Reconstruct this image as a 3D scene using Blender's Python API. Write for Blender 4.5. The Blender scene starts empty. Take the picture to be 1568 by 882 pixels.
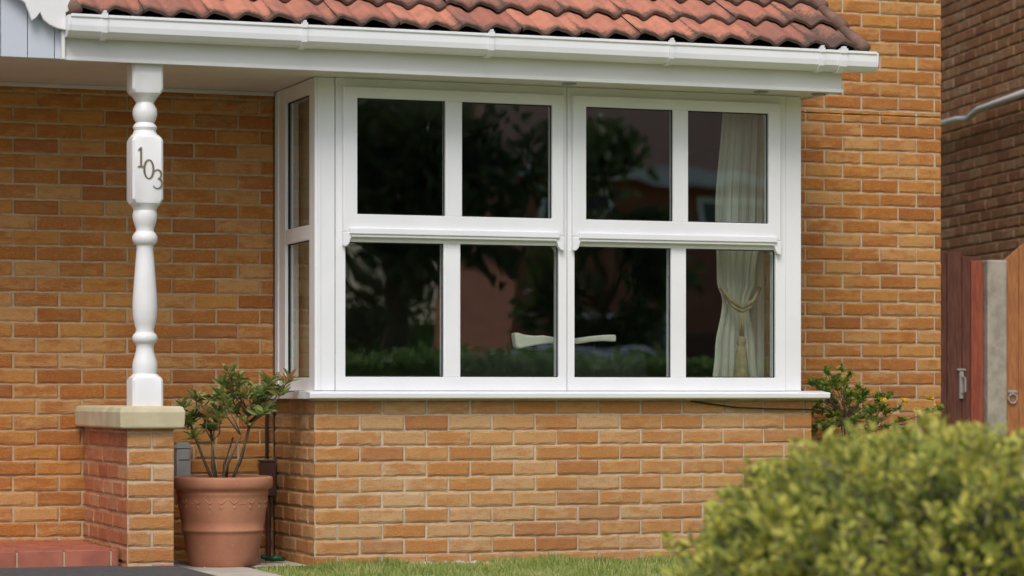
import bpy, math, random
import numpy as np
from mathutils import Vector, Matrix
random.seed(7); RNG=np.random.default_rng(7)
scene=bpy.context.scene
COL=scene.collection
R=math.radians
# ------------------------------------------------------------------ helpers
class MB:
    def __init__(s): s.v=[]; s.f=[]; s.uv=[]; s.att=[]
    def add(s,vs,fs,T=None,att=None):
        o=len(s.v)
        for p in vs: s.v.append(T(*p) if T else p)
        for f in fs: s.f.append([i+o for i in f])
        if att is not None: s.att+= [att]*len(vs)
    def box(s,x0,x1,y0,y1,z0,z1,T=None,att=None):
        vs=[(x0,y0,z0),(x1,y0,z0),(x1,y1,z0),(x0,y1,z0),(x0,y0,z1),(x1,y0,z1),(x1,y1,z1),(x0,y1,z1)]
        fs=[(0,3,2,1),(4,5,6,7),(0,1,5,4),(1,2,6,5),(2,3,7,6),(3,0,4,7)]
        s.add(vs,fs,T,att)
    def quad(s,a,b,c,d,T=None): s.add([a,b,c,d],[(0,1,2,3)],T)
    def ring(s,o,i,prof,T=None):
        vs=[];fs=[]
        for f,y in prof:
            x0=o[0]+(i[0]-o[0])*f; x1=o[1]+(i[1]-o[1])*f; z0=o[2]+(i[2]-o[2])*f; z1=o[3]+(i[3]-o[3])*f
            vs+=[(x0,y,z0),(x1,y,z0),(x1,y,z1),(x0,y,z1)]
        for k in range(len(prof)-1):
            for j in range(4):
                fs.append((4*k+j,4*k+(j+1)%4,4*k+4+(j+1)%4,4*k+4+j))
        s.add(vs,fs,T)
    def prism(s,pts,y0,y1,T=None):  # pts in xz
        n=len(pts)
        vs=[(x,y0,z) for x,z in pts]+[(x,y1,z) for x,z in pts]
        fs=[tuple(range(n)),tuple(range(2*n-1,n-1,-1))]+[(k,(k+1)%n,n+(k+1)%n,n+k) for k in range(n)]
        s.add(vs,fs,T)
    def extrx(s,pts,x0,x1): # pts in yz
        n=len(pts)
        vs=[(x0,y,z) for y,z in pts]+[(x1,y,z) for y,z in pts]
        fs=[tuple(range(n)),tuple(range(2*n-1,n-1,-1))]+[(k,(k+1)%n,n+(k+1)%n,n+k) for k in range(n)]
        s.add(vs,fs)
    def tube(s,pts,rad,n=6):
        pts=[Vector(p) for p in pts]
        if not hasattr(rad,'__len__'): rad=[rad]*len(pts)
        vs=[];fs=[]
        for k,p in enumerate(pts):
            d=(pts[min(k+1,len(pts)-1)]-pts[max(k-1,0)])
            if d.length<1e-9: d=Vector((0,0,1))
            d.normalize()
            a=d.orthogonal().normalized() if abs(d.z)>.9 else d.cross(Vector((0,0,1))).normalized()
            b=d.cross(a)
            for j in range(n):
                t=2*math.pi*j/n
                vs.append(tuple(p+(a*math.cos(t)+b*math.sin(t))*rad[k]))
        for k in range(len(pts)-1):
            for j in range(n):
                fs.append((k*n+j,k*n+(j+1)%n,(k+1)*n+(j+1)%n,(k+1)*n+j))
        fs.append(tuple(range(n))[::-1]); fs.append(tuple((len(pts)-1)*n+j for j in range(n)))
        s.add(vs,fs)
    def obj(s,name,mat,parent=None,bevel=0,smooth=False,attname=None,recalc=True):
        me=bpy.data.meshes.new(name); me.from_pydata(s.v,[],s.f); me.update()
        if recalc:
            import bmesh
            bm=bmesh.new(); bm.from_mesh(me); bmesh.ops.recalc_face_normals(bm,faces=bm.faces); bm.to_mesh(me); bm.free()
        if attname and s.att:
            a=me.attributes.new(attname,'FLOAT','POINT'); a.data.foreach_set('value',s.att)
        me.materials.append(mat)
        if smooth:
            for p in me.polygons: p.use_smooth=True
        ob=bpy.data.objects.new(name,me); COL.objects.link(ob)
        if parent: ob.parent=parent
        if bevel:
            m=ob.modifiers.new('b','BEVEL'); m.width=bevel; m.segments=2; m.limit_method='ANGLE'; m.angle_limit=R(35)
        return ob
def empty(name,loc=(0,0,0)):
    e=bpy.data.objects.new(name,None); COL.objects.link(e); return e
def lathe(mb,cx,cy,rings,n=32,cap=True):
    vs=[];fs=[]
    for r in rings:
        z,rad=r[0],r[1]; sq=r[2] if len(r)>2 else 0
        for j in range(n):
            t=2*math.pi*(j+.5)/n
            c,s_=math.cos(t),math.sin(t)
            k=1/max(abs(c),abs(s_))
            q=rad*((1-sq)+sq*k)
            if sq>=1: q=min(q,rad*1.36)
            vs.append((cx+c*q,cy+s_*q,z))
    for k in range(len(rings)-1):
        for j in range(n):
            fs.append((k*n+j,k*n+(j+1)%n,(k+1)*n+(j+1)%n,(k+1)*n+j))
    if cap:
        fs.append(tuple(range(n))[::-1]); fs.append(tuple((len(rings)-1)*n+j for j in range(n)))
    mb.add(vs,fs)
# ------------------------------------------------------------------ materials
def newmat(name):
    m=bpy.data.materials.new(name); m.use_nodes=True
    nt=m.node_tree; b=nt.nodes['Principled BSDF']
    return m,nt,b
def N(nt,t,**kw):
    n=nt.nodes.new(t)
    for k,v in kw.items():
        if k in n.inputs.keys(): n.inputs[k].default_value=v
        else: setattr(n,k,v)
    return n
def L(nt,a,b): nt.links.new(a,b)
def mixc(nt,f,a,b,blend='MIX'):
    m=nt.nodes.new('ShaderNodeMix'); m.data_type='RGBA'; m.blend_type=blend
    for s,v in ((0,f),(6,a),(7,b)):
        if hasattr(v,'is_linked') or hasattr(v,'links'): nt.links.new(v,m.inputs[s])
        else: m.inputs[s].default_value=(v if s==0 else (*v,1))
    return m.outputs[2]
def maprange(nt,v,a,b,c=0,d=1):
    m=nt.nodes.new('ShaderNodeMapRange'); m.interpolation_type='SMOOTHSTEP'
    nt.links.new(v,m.inputs[0]); 
    for i,x in enumerate((a,b,c,d)): m.inputs[i+1].default_value=x
    return m.outputs[0]
def math_(nt,op,a,b=0.0):
    m=nt.nodes.new('ShaderNodeMath'); m.operation=op
    for i,v in enumerate((a,b)):
        if hasattr(v,'links'): nt.links.new(v,m.inputs[i])
        else: m.inputs[i].default_value=v
    return m.outputs[0]
def noise(nt,scale,detail=4,rough=.55,stretch=(1,1,1),loc=(0,0,0)):
    tc=nt.nodes.new('ShaderNodeTexCoord'); mp=nt.nodes.new('ShaderNodeMapping')
    mp.inputs['Scale'].default_value=stretch; mp.inputs['Location'].default_value=loc
    L(nt,tc.outputs['Object'],mp.inputs[0])
    n=N(nt,'ShaderNodeTexNoise',Scale=scale,Detail=detail,Roughness=rough)
    L(nt,mp.outputs[0],n.inputs['Vector']); return n.outputs['Fac']
def bump(nt,b,h,strength,dist):
    bp=N(nt,'ShaderNodeBump',Strength=strength,Distance=dist); L(nt,h,bp.inputs['Height']); L(nt,bp.outputs[0],b.inputs['Normal'])
def simple(name,c1,c2=None,scale=8,rough=.6,bs=0,bd=.003,bscale=60,stretch=(1,1,1),spec=.4):
    m,nt,b=newmat(name)
    b.inputs['Roughness'].default_value=rough
    b.inputs['Specular IOR Level'].default_value=spec
    if c2 is None: b.inputs['Base Color'].default_value=(*c1,1)
    else:
        f=maprange(nt,noise(nt,scale,stretch=stretch),.3,.7)
        L(nt,mixc(nt,f,c1,c2),b.inputs['Base Color'])
    if bs: bump(nt,b,noise(nt,bscale,5,.6,stretch),bs,bd)
    return m
def attr(nt,name):
    a=nt.nodes.new('ShaderNodeAttribute'); a.attribute_name=name; return a.outputs['Fac']

def brickmat(name,light,mid,dark,red):
    m,nt,b=newmat(name)
    r=attr(nt,'rnd')
    r2=math_(nt,'FRACT',math_(nt,'MULTIPLY',r,7.31)); r3=math_(nt,'FRACT',math_(nt,'MULTIPLY',r,23.7)); r4=math_(nt,'FRACT',math_(nt,'MULTIPLY',r,51.3))
    base=mixc(nt,maprange(nt,r2,0,1,0,1),light,mid)
    n1=noise(nt,10,6,.66,(1,1,2.8)); n2=noise(nt,70,5,.75,(1,1,3.0)); n3=noise(nt,170,3,.6,(1,1,1.5)); n4=noise(nt,16,5,.65,(1,1,2.2),(5,3,9))
    edge=attr(nt,'ctr')
    fine=math_(nt,'MULTIPLY',math_(nt,'SUBTRACT',n2,.5),.55)
    sm=math_(nt,'ADD',math_(nt,'ADD',n1,math_(nt,'MULTIPLY',edge,.14)),math_(nt,'MULTIPLY',r3,.34))
    f=maprange(nt,math_(nt,'ADD',sm,fine),.64,.88,0,.85)
    c=mixc(nt,f,base,dark)
    rim=math_(nt,'ADD',math_(nt,'SUBTRACT',n4,math_(nt,'MULTIPLY',edge,.12)),math_(nt,'MULTIPLY',r4,.26))
    c=mixc(nt,maprange(nt,math_(nt,'ADD',rim,fine),.58,.76,0,.55),c,red)
    c=mixc(nt,maprange(nt,n2,.48,.66,0,.42),c,tuple(min(1,x*1.2) for x in light))
    c=mixc(nt,maprange(nt,n3,.56,.70,0,.5),c,tuple(x*.5 for x in dark))
    c=mixc(nt,maprange(nt,r4,.86,.94,0,.38),c,tuple(x*.85 for x in red))
    big=noise(nt,.9,3)
    c=mixc(nt,maprange(nt,big,.35,.7,0,.15),c,tuple(x*.65 for x in light))
    L(nt,c,b.inputs['Base Color']); b.inputs['Roughness'].default_value=.9
    b.inputs['Specular IOR Level'].default_value=.2
    h=math_(nt,'ADD',math_(nt,'MULTIPLY',n2,1.0),math_(nt,'MULTIPLY',n3,.5))
    bump(nt,b,h,.9,.009)
    return m
M_brick=brickmat('buff_brick',(.63,.405,.215),(.62,.335,.13),(.53,.215,.058),(.46,.175,.07))
M_brick2=brickmat('buff_brick_warm',(.64,.36,.145),(.61,.285,.075),(.47,.16,.035),(.38,.12,.042))  # warmer, more orange buff for the main walls
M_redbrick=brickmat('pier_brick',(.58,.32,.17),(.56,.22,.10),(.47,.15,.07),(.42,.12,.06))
M_mortar=simple('mortar',(.60,.51,.38),(.48,.40,.29),25,.95,.6,.004,180)
M_mortar2=simple('mortar_warm',(.56,.44,.28),(.45,.34,.21),25,.95,.6,.004,180)
M_upvc=simple('white_upvc',(.81,.82,.84),(.77,.78,.80),3,.32,0)
M_paint=simple('white_gloss_paint',(.81,.81,.81),(.74,.74,.73),6,.4,.15,.002,30)
M_fascia=simple('white_fascia_board',(.80,.80,.80),(.74,.74,.73),2.5,.4,0,stretch=(1,1,4))
M_soffit=simple('soffit_board',(.66,.63,.61),(.60,.57,.55),3,.5)
M_clad=simple('pale_cladding',(.56,.60,.67),(.51,.55,.62),3,.5)
M_gasket=simple('black_gasket',(.012,.012,.012),rough=.6)
M_stone=simple('cream_cap_stone',(.62,.55,.37),(.50,.43,.27),7,.85,.5,.003,70)
M_black=simple('dark_brass_numeral',(.24,.18,.09),(.15,.115,.06),40,.35)
M_cable=simple('black_cable',(.015,.013,.012),rough=.5)
M_brownpl=simple('brown_plastic',(.10,.045,.033),(.08,.035,.026),10,.45)
M_grey=simple('grey_plastic',(.30,.31,.30),(.24,.25,.24),10,.5)
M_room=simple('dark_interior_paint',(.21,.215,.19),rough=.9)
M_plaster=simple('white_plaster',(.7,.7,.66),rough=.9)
M_floor=simple('dark_carpet',(.07,.06,.045),rough=.95)
M_bark=simple('bark',(.16,.11,.07),(.09,.065,.04),30,.9,.5,.003,90)
M_twig=simple('grey_twig',(.34,.29,.21),(.20,.17,.12),30,.9)
M_concrete=simple('concrete',(.46,.43,.37),(.30,.28,.23),12,.9,.6,.004,90)
M_metal=simple('zinc_latch',(.45,.45,.46),(.35,.35,.36),10,.4)
def woodm(name,a,b_): return simple(name,a,b_,14,.7,.4,.002,40,(5,5,.6))
M_gate=woodm('dark_stained_wood',(.18,.072,.05),(.10,.040,.03))
M_gatered=woodm('red_stained_wood',(.36,.10,.055),(.25,.065,.04))
M_fence=woodm('orange_stained_wood',(.46,.21,.085),(.33,.13,.05))
def cloth(name,c1,c2,tr=.45):
    m,nt,b=newmat(name); c=mixc(nt,maprange(nt,noise(nt,6,stretch=(1,1,.2)),.3,.7),c1,c2)
    L(nt,c,b.inputs['Base Color']); b.inputs['Roughness'].default_value=.9
    t=nt.nodes.new('ShaderNodeBsdfTranslucent'); L(nt,c,t.inputs[0]); mx=nt.nodes.new('ShaderNodeMixShader'); mx.inputs[0].default_value=tr
    o=[n for n in nt.nodes if n.type=='OUTPUT_MATERIAL'][0]
    L(nt,b.outputs[0],mx.inputs[1]); L(nt,t.outputs[0],mx.inputs[2]); L(nt,mx.outputs[0],o.inputs[0]); return m
M_curtain=cloth('cream_curtain',(.88,.88,.78),(.84,.84,.72),.35)
M_curtain2=cloth('beige_curtain',(.82,.76,.60),(.74,.67,.52),.35)
M_cream=simple('cream_cloth',(.80,.80,.68),(.74,.73,.60),20,.8)
m,nt,b=newmat('terracotta'); n1=noise(nt,5,5); n2=noise(nt,70,4)
c=mixc(nt,maprange(nt,n1,.3,.7),(.47,.215,.12),(.38,.155,.085)); c=mixc(nt,maprange(nt,n2,.55,.75,0,.35),c,(.53,.29,.19))
L(nt,c,b.inputs['Base Color']); b.inputs['Roughness'].default_value=.75; bump(nt,b,n2,.3,.002); M_terra=m
m,nt,b=newmat('clay_pantile'); r=attr(nt,'rnd'); n1=noise(nt,7,5,.65); n2=noise(nt,60,5,.7); n5=noise(nt,22,5,.7)
r2=math_(nt,'FRACT',math_(nt,'MULTIPLY',r,9.7))
c=mixc(nt,maprange(nt,r,0,1),(.56,.225,.14),(.40,.145,.095))
c=mixc(nt,maprange(nt,r2,.7,.95,0,.5),c,(.27,.14,.11))
c=mixc(nt,maprange(nt,math_(nt,'ADD',n1,math_(nt,'MULTIPLY',r,.15)),.48,.76,0,.7),c,(.24,.125,.095))
c=mixc(nt,maprange(nt,n2,.55,.75,0,.5),c,(.54,.31,.23))
c=mixc(nt,maprange(nt,n5,.60,.72,0,.5),c,(.15,.11,.085))
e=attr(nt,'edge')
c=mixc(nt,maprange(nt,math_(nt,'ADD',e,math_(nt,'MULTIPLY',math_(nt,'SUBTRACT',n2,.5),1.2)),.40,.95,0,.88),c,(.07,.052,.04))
L(nt,c,b.inputs['Base Color']); b.inputs['Roughness'].default_value=.8; bump(nt,b,n2,.4,.003); M_tile=m
M_tiledark=simple('weathered_tile',(.26,.14,.10),(.13,.09,.07),12,.9,.5,.004,60)
M_void=simple('dark_void_shade',(.02,.016,.014),rough=.95)  # near-black colour standing in for shadow beneath the tiles
M_step=simple('red_quarry_tile',(.42,.14,.085),(.30,.095,.06),9,.7,.3,.002,80)
def glassmat():
    m=bpy.data.materials.new('window_glass'); m.use_nodes=True; nt=m.node_tree; nt.nodes.clear()
    o=nt.nodes.new('ShaderNodeOutputMaterial'); mx=nt.nodes.new('ShaderNodeMixShader')
    t=nt.nodes.new('ShaderNodeBsdfTransparent'); t.inputs[0].default_value=(.90,.95,.92,1)
    g=nt.nodes.new('ShaderNodeBsdfGlossy'); g.inputs['Roughness'].default_value=0.0; g.inputs[0].default_value=(.95,1,.97,1)
    fr=nt.nodes.new('ShaderNodeFresnel'); fr.inputs[0].default_value=1.52
    n=noise(nt,1.1,2); bp=N(nt,'ShaderNodeBump',Strength=.12,Distance=.02); L(nt,n,bp.inputs['Height']); L(nt,bp.outputs[0],g.inputs['Normal'])
    f=math_(nt,'MULTIPLY',fr.outputs[0],6.0); f=math_(nt,'MINIMUM',f,.38)
    L(nt,f,mx.inputs[0]); L(nt,t.outputs[0],mx.inputs[1]); L(nt,g.outputs[0],mx.inputs[2]); L(nt,mx.outputs[0],o.inputs[0])
    return m
M_glass=glassmat()
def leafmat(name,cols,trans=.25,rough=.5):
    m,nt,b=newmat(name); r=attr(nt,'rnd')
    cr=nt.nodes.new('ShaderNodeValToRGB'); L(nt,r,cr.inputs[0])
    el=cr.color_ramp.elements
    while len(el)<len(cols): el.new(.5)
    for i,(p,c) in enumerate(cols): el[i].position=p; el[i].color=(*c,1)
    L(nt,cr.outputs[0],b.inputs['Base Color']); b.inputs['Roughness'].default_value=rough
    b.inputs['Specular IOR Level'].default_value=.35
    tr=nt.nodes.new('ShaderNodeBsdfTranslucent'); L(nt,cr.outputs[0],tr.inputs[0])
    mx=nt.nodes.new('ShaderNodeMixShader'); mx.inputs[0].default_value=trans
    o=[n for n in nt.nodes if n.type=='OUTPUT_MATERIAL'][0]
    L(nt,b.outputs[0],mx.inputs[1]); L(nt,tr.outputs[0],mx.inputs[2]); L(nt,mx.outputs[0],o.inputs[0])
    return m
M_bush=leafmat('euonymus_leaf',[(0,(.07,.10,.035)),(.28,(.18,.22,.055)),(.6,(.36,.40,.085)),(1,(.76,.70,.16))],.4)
M_pieris=leafmat('pieris_leaf',[(0,(.11,.17,.06)),(.6,(.28,.36,.10)),(.85,(.48,.42,.15)),(1,(.55,.25,.12))],.38)
M_rose=leafmat('rose_leaf',[(0,(.09,.16,.03)),(.7,(.27,.37,.065)),(1,(.48,.45,.11))],.38)
M_yellow=leafmat('yellow_petal',[(0,(.7,.45,.03)),(1,(.8,.55,.08))])
M_tree=leafmat('tree_leaf',[(0,(.04,.06,.025)),(.7,(.09,.13,.04)),(1,(.15,.19,.06))],.3)
M_grass=leafmat('grass_blade',[(0,(.17,.24,.05)),(.6,(.34,.41,.11)),(1,(.60,.56,.28))],.35,.6)
M_lawn=simple('lawn_soil',(.24,.29,.08),(.34,.34,.14),6,.95,.5,.01,60)
M_tarmac=simple('tarmac',(.06,.06,.06),(.095,.093,.09),40,.9,.6,.004,200)
M_soil=simple('soil',(.12,.085,.055),(.07,.05,.032),20,.95,.8,.01,60)
M_pave=simple('pale_paving',(.52,.47,.39),(.40,.36,.30),8,.9,.4,.003,80)
M_pebble=simple('pebbles',(.55,.52,.46),(.35,.32,.28),30,.8)

def leaves(name,P,D,ln,wd,mat,rnd,parent=None,fold=.25,up=.0):
    P=np.asarray(P,float);D=np.asarray(D,float);n=len(P)
    D/= np.linalg.norm(D,axis=1,keepdims=True)+1e-9
    A=RNG.normal(size=(n,3)); A[:,2]+=up
    S=np.cross(D,A); S/=np.linalg.norm(S,axis=1,keepdims=True)+1e-9
    Nn=np.cross(S,D)
    ln=np.broadcast_to(np.asarray(ln,float),(n,))[:,None]; wd=np.broadcast_to(np.asarray(wd,float),(n,))[:,None]
    V=np.stack([P,P+D*ln*.35+S*wd*.5+Nn*wd*fold,P+D*ln*.75+S*wd*.38+Nn*wd*fold,P+D*ln,P+D*ln*.75-S*wd*.38+Nn*wd*fold,P+D*ln*.35-S*wd*.5+Nn*wd*fold],1).reshape(-1,3)
    base=(np.arange(n)*6)[:,None]
    F=np.concatenate([base+np.array([[0,1,2,3]]),base+np.array([[0,3,4,5]])],1).reshape(-1,4)
    me=bpy.data.meshes.new(name); me.from_pydata(V.tolist(),[],F.tolist()); me.update()
    a=me.attributes.new('rnd','FLOAT','POINT'); a.data.foreach_set('value',np.repeat(np.clip(rnd,0,1),6).astype(np.float32))
    me.materials.append(mat)
    ob=bpy.data.objects.new(name,me); COL.objects.link(ob)
    if parent: ob.parent=parent
    return ob
# ------------------------------------------------------------------ brick walls (real bricks)
def brick_wall(name,T,u0,u1,z0,z1,mat,parent,holes=(),zoff=.05,uoff=0,mort=None):
    nx,nz=8,3
    V=[];F=[];RN=[];CT=[]
    k0=math.floor((z0-zoff)/.075); k1=math.ceil((z1-zoff)/.075)
    for k in range(k0,k1):
        za=zoff+k*.075+.005; zb=za+.065
        za2=max(za,z0); zb2=min(zb,z1)
        if zb2-za2<.012: continue
        off=uoff+(.1125 if k%2 else 0)
        j0=math.floor((u0-off)/.225)-1; j1=math.ceil((u1-off)/.225)+1
        for j in range(j0,j1):
            ua=off+j*.225+.005; ub=ua+.215
            segs=[(max(ua,u0),min(ub,u1))]
            for h in holes:
                if zb2>h[2]+.01 and za2<h[3]-.01:
                    ns=[]
                    for a,b2 in segs:
                        if b2<=h[0] or a>=h[1]: ns.append((a,b2))
                        else:
                            if a<h[0]: ns.append((a,h[0]))
                            if b2>h[1]: ns.append((h[1],b2))
                    segs=ns
            for a,b2 in segs:
                if b2-a<.02: continue
                rr=random.random(); dd=random.uniform(-.0018,.0018)
                a_=a+random.uniform(-.0018,.0018)*(a>u0); b_=b2+random.uniform(-.0018,.0018)*(b2<u1)
                tl=random.uniform(-.0015,.0015)
                o=len(V)
                for iz in range(nz+1):
                    for ix in range(nx+1):
                        eu=ix in(0,nx); ez=iz in(0,nz)
                        fx=[0,.03,.2,.36,.5,.64,.8,.97,1][ix]; fz=[0,.13,.87,1][iz]
                        u=a_+(b_-a_)*fx+random.uniform(-.001,.001)*(not(eu))
                        z=za2+(zb2-za2)*fz+(random.uniform(-.0022,.0022))+tl*(fx-.5)
                        d=dd+random.uniform(-.0015,.0015)-(.0042 if (eu or ez) else 0)
                        V.append(T(u,d,z)); RN.append(rr)
                        CT.append(0 if (eu or ez) else (1 if 1<ix<nx-1 else .45))
                W=nx+1
                for iz in range(nz):
                    for ix in range(nx):
                        F.append((o+iz*W+ix,o+iz*W+ix+1,o+(iz+1)*W+ix+1,o+(iz+1)*W+ix))
                per=[(ix,0) for ix in range(nx)]+[(nx,iz) for iz in range(nz)]+[(ix,nz) for ix in range(nx,0,-1)]+[(0,iz) for iz in range(nz,0,-1)]
                o2=len(V)
                fxs=[0,.03,.2,.36,.5,.64,.8,.97,1]; fzs=[0,.13,.87,1]
                for ix,iz in per:
                    V.append(T(a_+(b_-a_)*fxs[ix],-.014,za2+(zb2-za2)*fzs[iz])); RN.append(rr); CT.append(0)
                n=len(per)
                for q in range(n):
                    i1,z1_=per[q]; i2,z2_=per[(q+1)%n]
                    F.append((o+z1_*W+i1,o2+q,o2+(q+1)%n,o+z2_*W+i2))
    me=bpy.data.meshes.new(name); me.from_pydata(V,[],F); me.update()
    for nm,dat in (('rnd',RN),('ctr',CT)):
        at=me.attributes.new(nm,'FLOAT','POINT'); at.data.foreach_set('value',np.array(dat,np.float32))
    me.materials.append(mat)
    for p in me.polygons: p.use_smooth=False
    ob=bpy.data.objects.new(name,me); COL.objects.link(ob); ob.parent=parent
    mb=MB()
    mb.quad((u0,-.0085,z0),(u1,-.0085,z0),(u1,-.0085,z1),(u0,-.0085,z1),T)
    mb.obj(name+'_mortar',mort or M_mortar,parent,recalc=False)
    return ob

H=empty('brick_house')
D=.75
front=lambda u,d,z:(u,-d,z)
main=lambda u,d,z:(u,D-d,z)
BW=2.63
brick_wall('bay_front_brickwork',front,0,BW,-.12,.80,M_brick,H,zoff=.05)
brick_wall('bay_left_brickwork',lambda u,d,z:(-d,u,z),.0145,D-.012,-.12,.80,M_brick,H,uoff=.1125+.012)
brick_wall('bay_right_brickwork',lambda u,d,z:(BW+d,u,z),.0145,D-.012,-.12,.80,M_brick,H,uoff=.1125+.012)
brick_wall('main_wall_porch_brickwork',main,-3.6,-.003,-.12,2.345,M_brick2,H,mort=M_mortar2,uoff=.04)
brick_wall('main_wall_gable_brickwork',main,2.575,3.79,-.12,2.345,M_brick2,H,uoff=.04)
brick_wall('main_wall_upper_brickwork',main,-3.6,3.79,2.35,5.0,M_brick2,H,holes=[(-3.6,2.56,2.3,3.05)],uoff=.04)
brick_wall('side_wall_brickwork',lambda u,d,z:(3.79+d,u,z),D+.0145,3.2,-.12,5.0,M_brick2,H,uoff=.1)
mb=MB(); mb.box(-3.6,3.775,D+.11,8.5,2.45,5.0); mb.box(3.60,3.775,D+.11,8.5,-.1,2.45); mb.box(-3.6,-3.5,D+.11,8.5,-.1,2.45); mb.box(-3.5,3.6,8.3,8.5,-.1,2.45)
mb.obj('house_body',M_mortar,H)
mb=MB(); mb.prism([(-3.9,4.95),(4.05,4.95),(4.05,5.05),(-3.9,5.05)],.45,9.0)
mb.add([(-3.9,.45,5.05),(4.05,.45,5.05),(4.05,9,5.05),(-3.9,9,5.05),(-3.9,4.7,7.4),(4.05,4.7,7.4)],[(0,1,5,4),(2,3,4,5),(0,4,3),(1,2,5)])
mb.obj('upper_roof',M_tiledark,H)

# ------------------------------------------------------------------ windows
wf=MB(); wg=MB(); wk=MB(); wh=MB()
def pane(x0,x1,z0,z1,yf,T=None):
    wf.ring((x0-.014,x1+.014,z0-.014,z1+.014),(x0,x1,z0,z1),[(0,yf-.001),(0.15,yf-.003),(.9,yf+.012),(1,yf+.014),(1,yf+.032)],T)
    wk.ring((x0-.001,x1+.001,z0-.001,z1+.001),(x0+.005,x1-.005,z0+.005,z1-.005),[(0,yf+.0145),(.2,yf+.0135),(1,yf+.0165),(1,yf+.022)],T)
    wg.quad((x0-.002,yf+.020,z0-.002),(x1+.002,yf+.020,z0-.002),(x1+.002,yf+.020,z1+.002),(x0-.002,yf+.020,z1+.002),T)
ZB,ZT=.842,2.341
def sash_window(xa,xb,lo,hi,bar,T=None,y=0.0):
    z0,z1,zt=.908,1.556,2.285
    x0,x1=lo
    wf.ring((xa,xb,ZB,ZT),(x0,x1,z0,zt),[(0,y+.07),(0,y),(.0,y),(1,y),(1,y+.07)],T)
    wf.box(x0,x1,y+.001,y+.068,z1,1.612,T)
    wf.box(bar[0],bar[1],y+.001,y+.066,z0,z1,T)
    pane(x0,bar[0],z0,z1,y+.002,T); pane(bar[1],x1,z0,z1,y+.002,T)
    ys=y-.026
    ox0,ox1=x0-.018,x1+.018
    o=(ox0,ox1,1.602,2.300); i=(hi[0],hi[1],1.688,2.246)
    wf.ring(o,i,[(0,y+.0),(0,ys+.004),(.06,ys),(1,ys),(1,ys+.06)],T)
    wf.box(bar[0],bar[1],ys+.001,ys+.05,1.688,2.246,T)
    pane(hi[0],bar[0],1.688,2.246,ys+.002,T); pane(bar[1],hi[1],1.688,2.246,ys+.002,T)
    wh.box(ox0+.028,ox1-.028,ys-.016,ys+.02,1.592,1.622,T)
    wh.box(ox0+.040,ox1-.040,ys-.008,ys+.02,1.578,1.5918,T)
    for sx,s in ((ox0,1),(ox1,-1)):
        pts=[(0,1.6018),(.066,1.6018),(.063,1.590),(.052,1.580),(.038,1.574),(.034,1.562),(.030,1.548),(.020,1.536),(.007,1.531),(0,1.536)]
        wh.prism([(sx+s*px,pz) for px,pz in pts],ys-.004,y-.001,T)
sash_window(.103,1.289,(.152,1.248),(.204,1.204),(.650,.735))
sash_window(1.293,2.482,(1.331,2.428),(1.383,2.377),(1.851,1.932))
wf.box(0.0,.100,0.004,.10,ZB,ZT); wf.box(2.485,2.572,0.004,.10,ZB,ZT)
wf.box(.012,.030,-.001,.01,ZB,ZT); 
def side_window(T):
    wf.ring((0,.72,ZB,ZT),(.20,.655,.905,2.270),[(0,.07),(0,0),(1,0),(1,.07)],T)
    wf.box(.20,.655,.001,.066,1.568,1.640,T)
    pane(.20,.655,.905,1.568,.002,T); pane(.20,.655,1.640,2.270,.002,T)
    wf.box(.07,.085,-.006,.01,ZB,ZT,T)
side_window(lambda x,y,z:(0.002+y,D-.003-x,z))
side_window(lambda x,y,z:(2.570-y,D-.003-x,z))
W=empty('bay_window'); W.parent=H
wf.obj('window_frame',M_upvc,W,bevel=.0022); wh.obj('sash_rails_and_horns',M_upvc,W,bevel=.004)
wg.obj('window_glazing',M_glass,W,recalc=False); wk.obj('window_gaskets',M_gasket,W)
mb=MB()
prof=[(.03,.801),(-.055,.801),(-.072,.806),(-.075,.828),(-.070,.833),(.03,.842)]
mb.extrx(prof,-.045,2.70)
mb.box(-.045,.03,.0305,D-.003,.801,.839); mb.box(2.56,2.70,.0305,D-.003,.801,.839)
mb.obj('window_sill',M_upvc,W,bevel=.003)
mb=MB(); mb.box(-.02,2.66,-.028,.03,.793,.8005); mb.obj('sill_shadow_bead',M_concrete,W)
mb=MB(); mb.tube([(1.95,-.012,.79),(2.05,-.014,.776),(2.2,-.016,.758),(2.35,-.016,.752),(2.5,-.016,.748),(2.64,-.014,.746)],.0045); mb.obj('sill_cable',M_cable,H)
# interior
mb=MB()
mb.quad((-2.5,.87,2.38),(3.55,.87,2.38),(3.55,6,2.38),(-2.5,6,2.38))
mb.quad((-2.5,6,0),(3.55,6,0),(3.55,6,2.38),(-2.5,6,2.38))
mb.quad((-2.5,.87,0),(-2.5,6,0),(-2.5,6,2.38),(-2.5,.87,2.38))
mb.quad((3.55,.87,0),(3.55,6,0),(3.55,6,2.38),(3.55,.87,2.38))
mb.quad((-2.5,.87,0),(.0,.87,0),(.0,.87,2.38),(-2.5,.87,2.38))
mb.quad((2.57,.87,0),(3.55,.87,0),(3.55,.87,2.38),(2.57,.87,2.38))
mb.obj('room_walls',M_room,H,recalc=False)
mb=MB()
mb.quad((.0,.02,2.352),(2.57,.02,2.352),(2.57,.87,2.352),(.0,.87,2.352))
mb.quad((0,.755,0),(0,.87,0),(0,.87,2.38),(0,.755,2.38)); mb.quad((2.57,.755,0),(2.57,.87,0),(2.57,.87,2.38),(2.57,.755,2.38))
mb.quad((.03,.03,0),(2.6,.03,0),(2.6,.03,.80),(.03,.03,.80)); mb.quad((.03,.03,0),(.03,.87,0),(.03,.87,.8),(.03,.03,.8)); mb.quad((2.6,.03,0),(2.6,.87,0),(2.6,.87,.8),(2.6,.03,.8))
mb.obj('bay_plaster',M_plaster,H,recalc=False)
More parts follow.
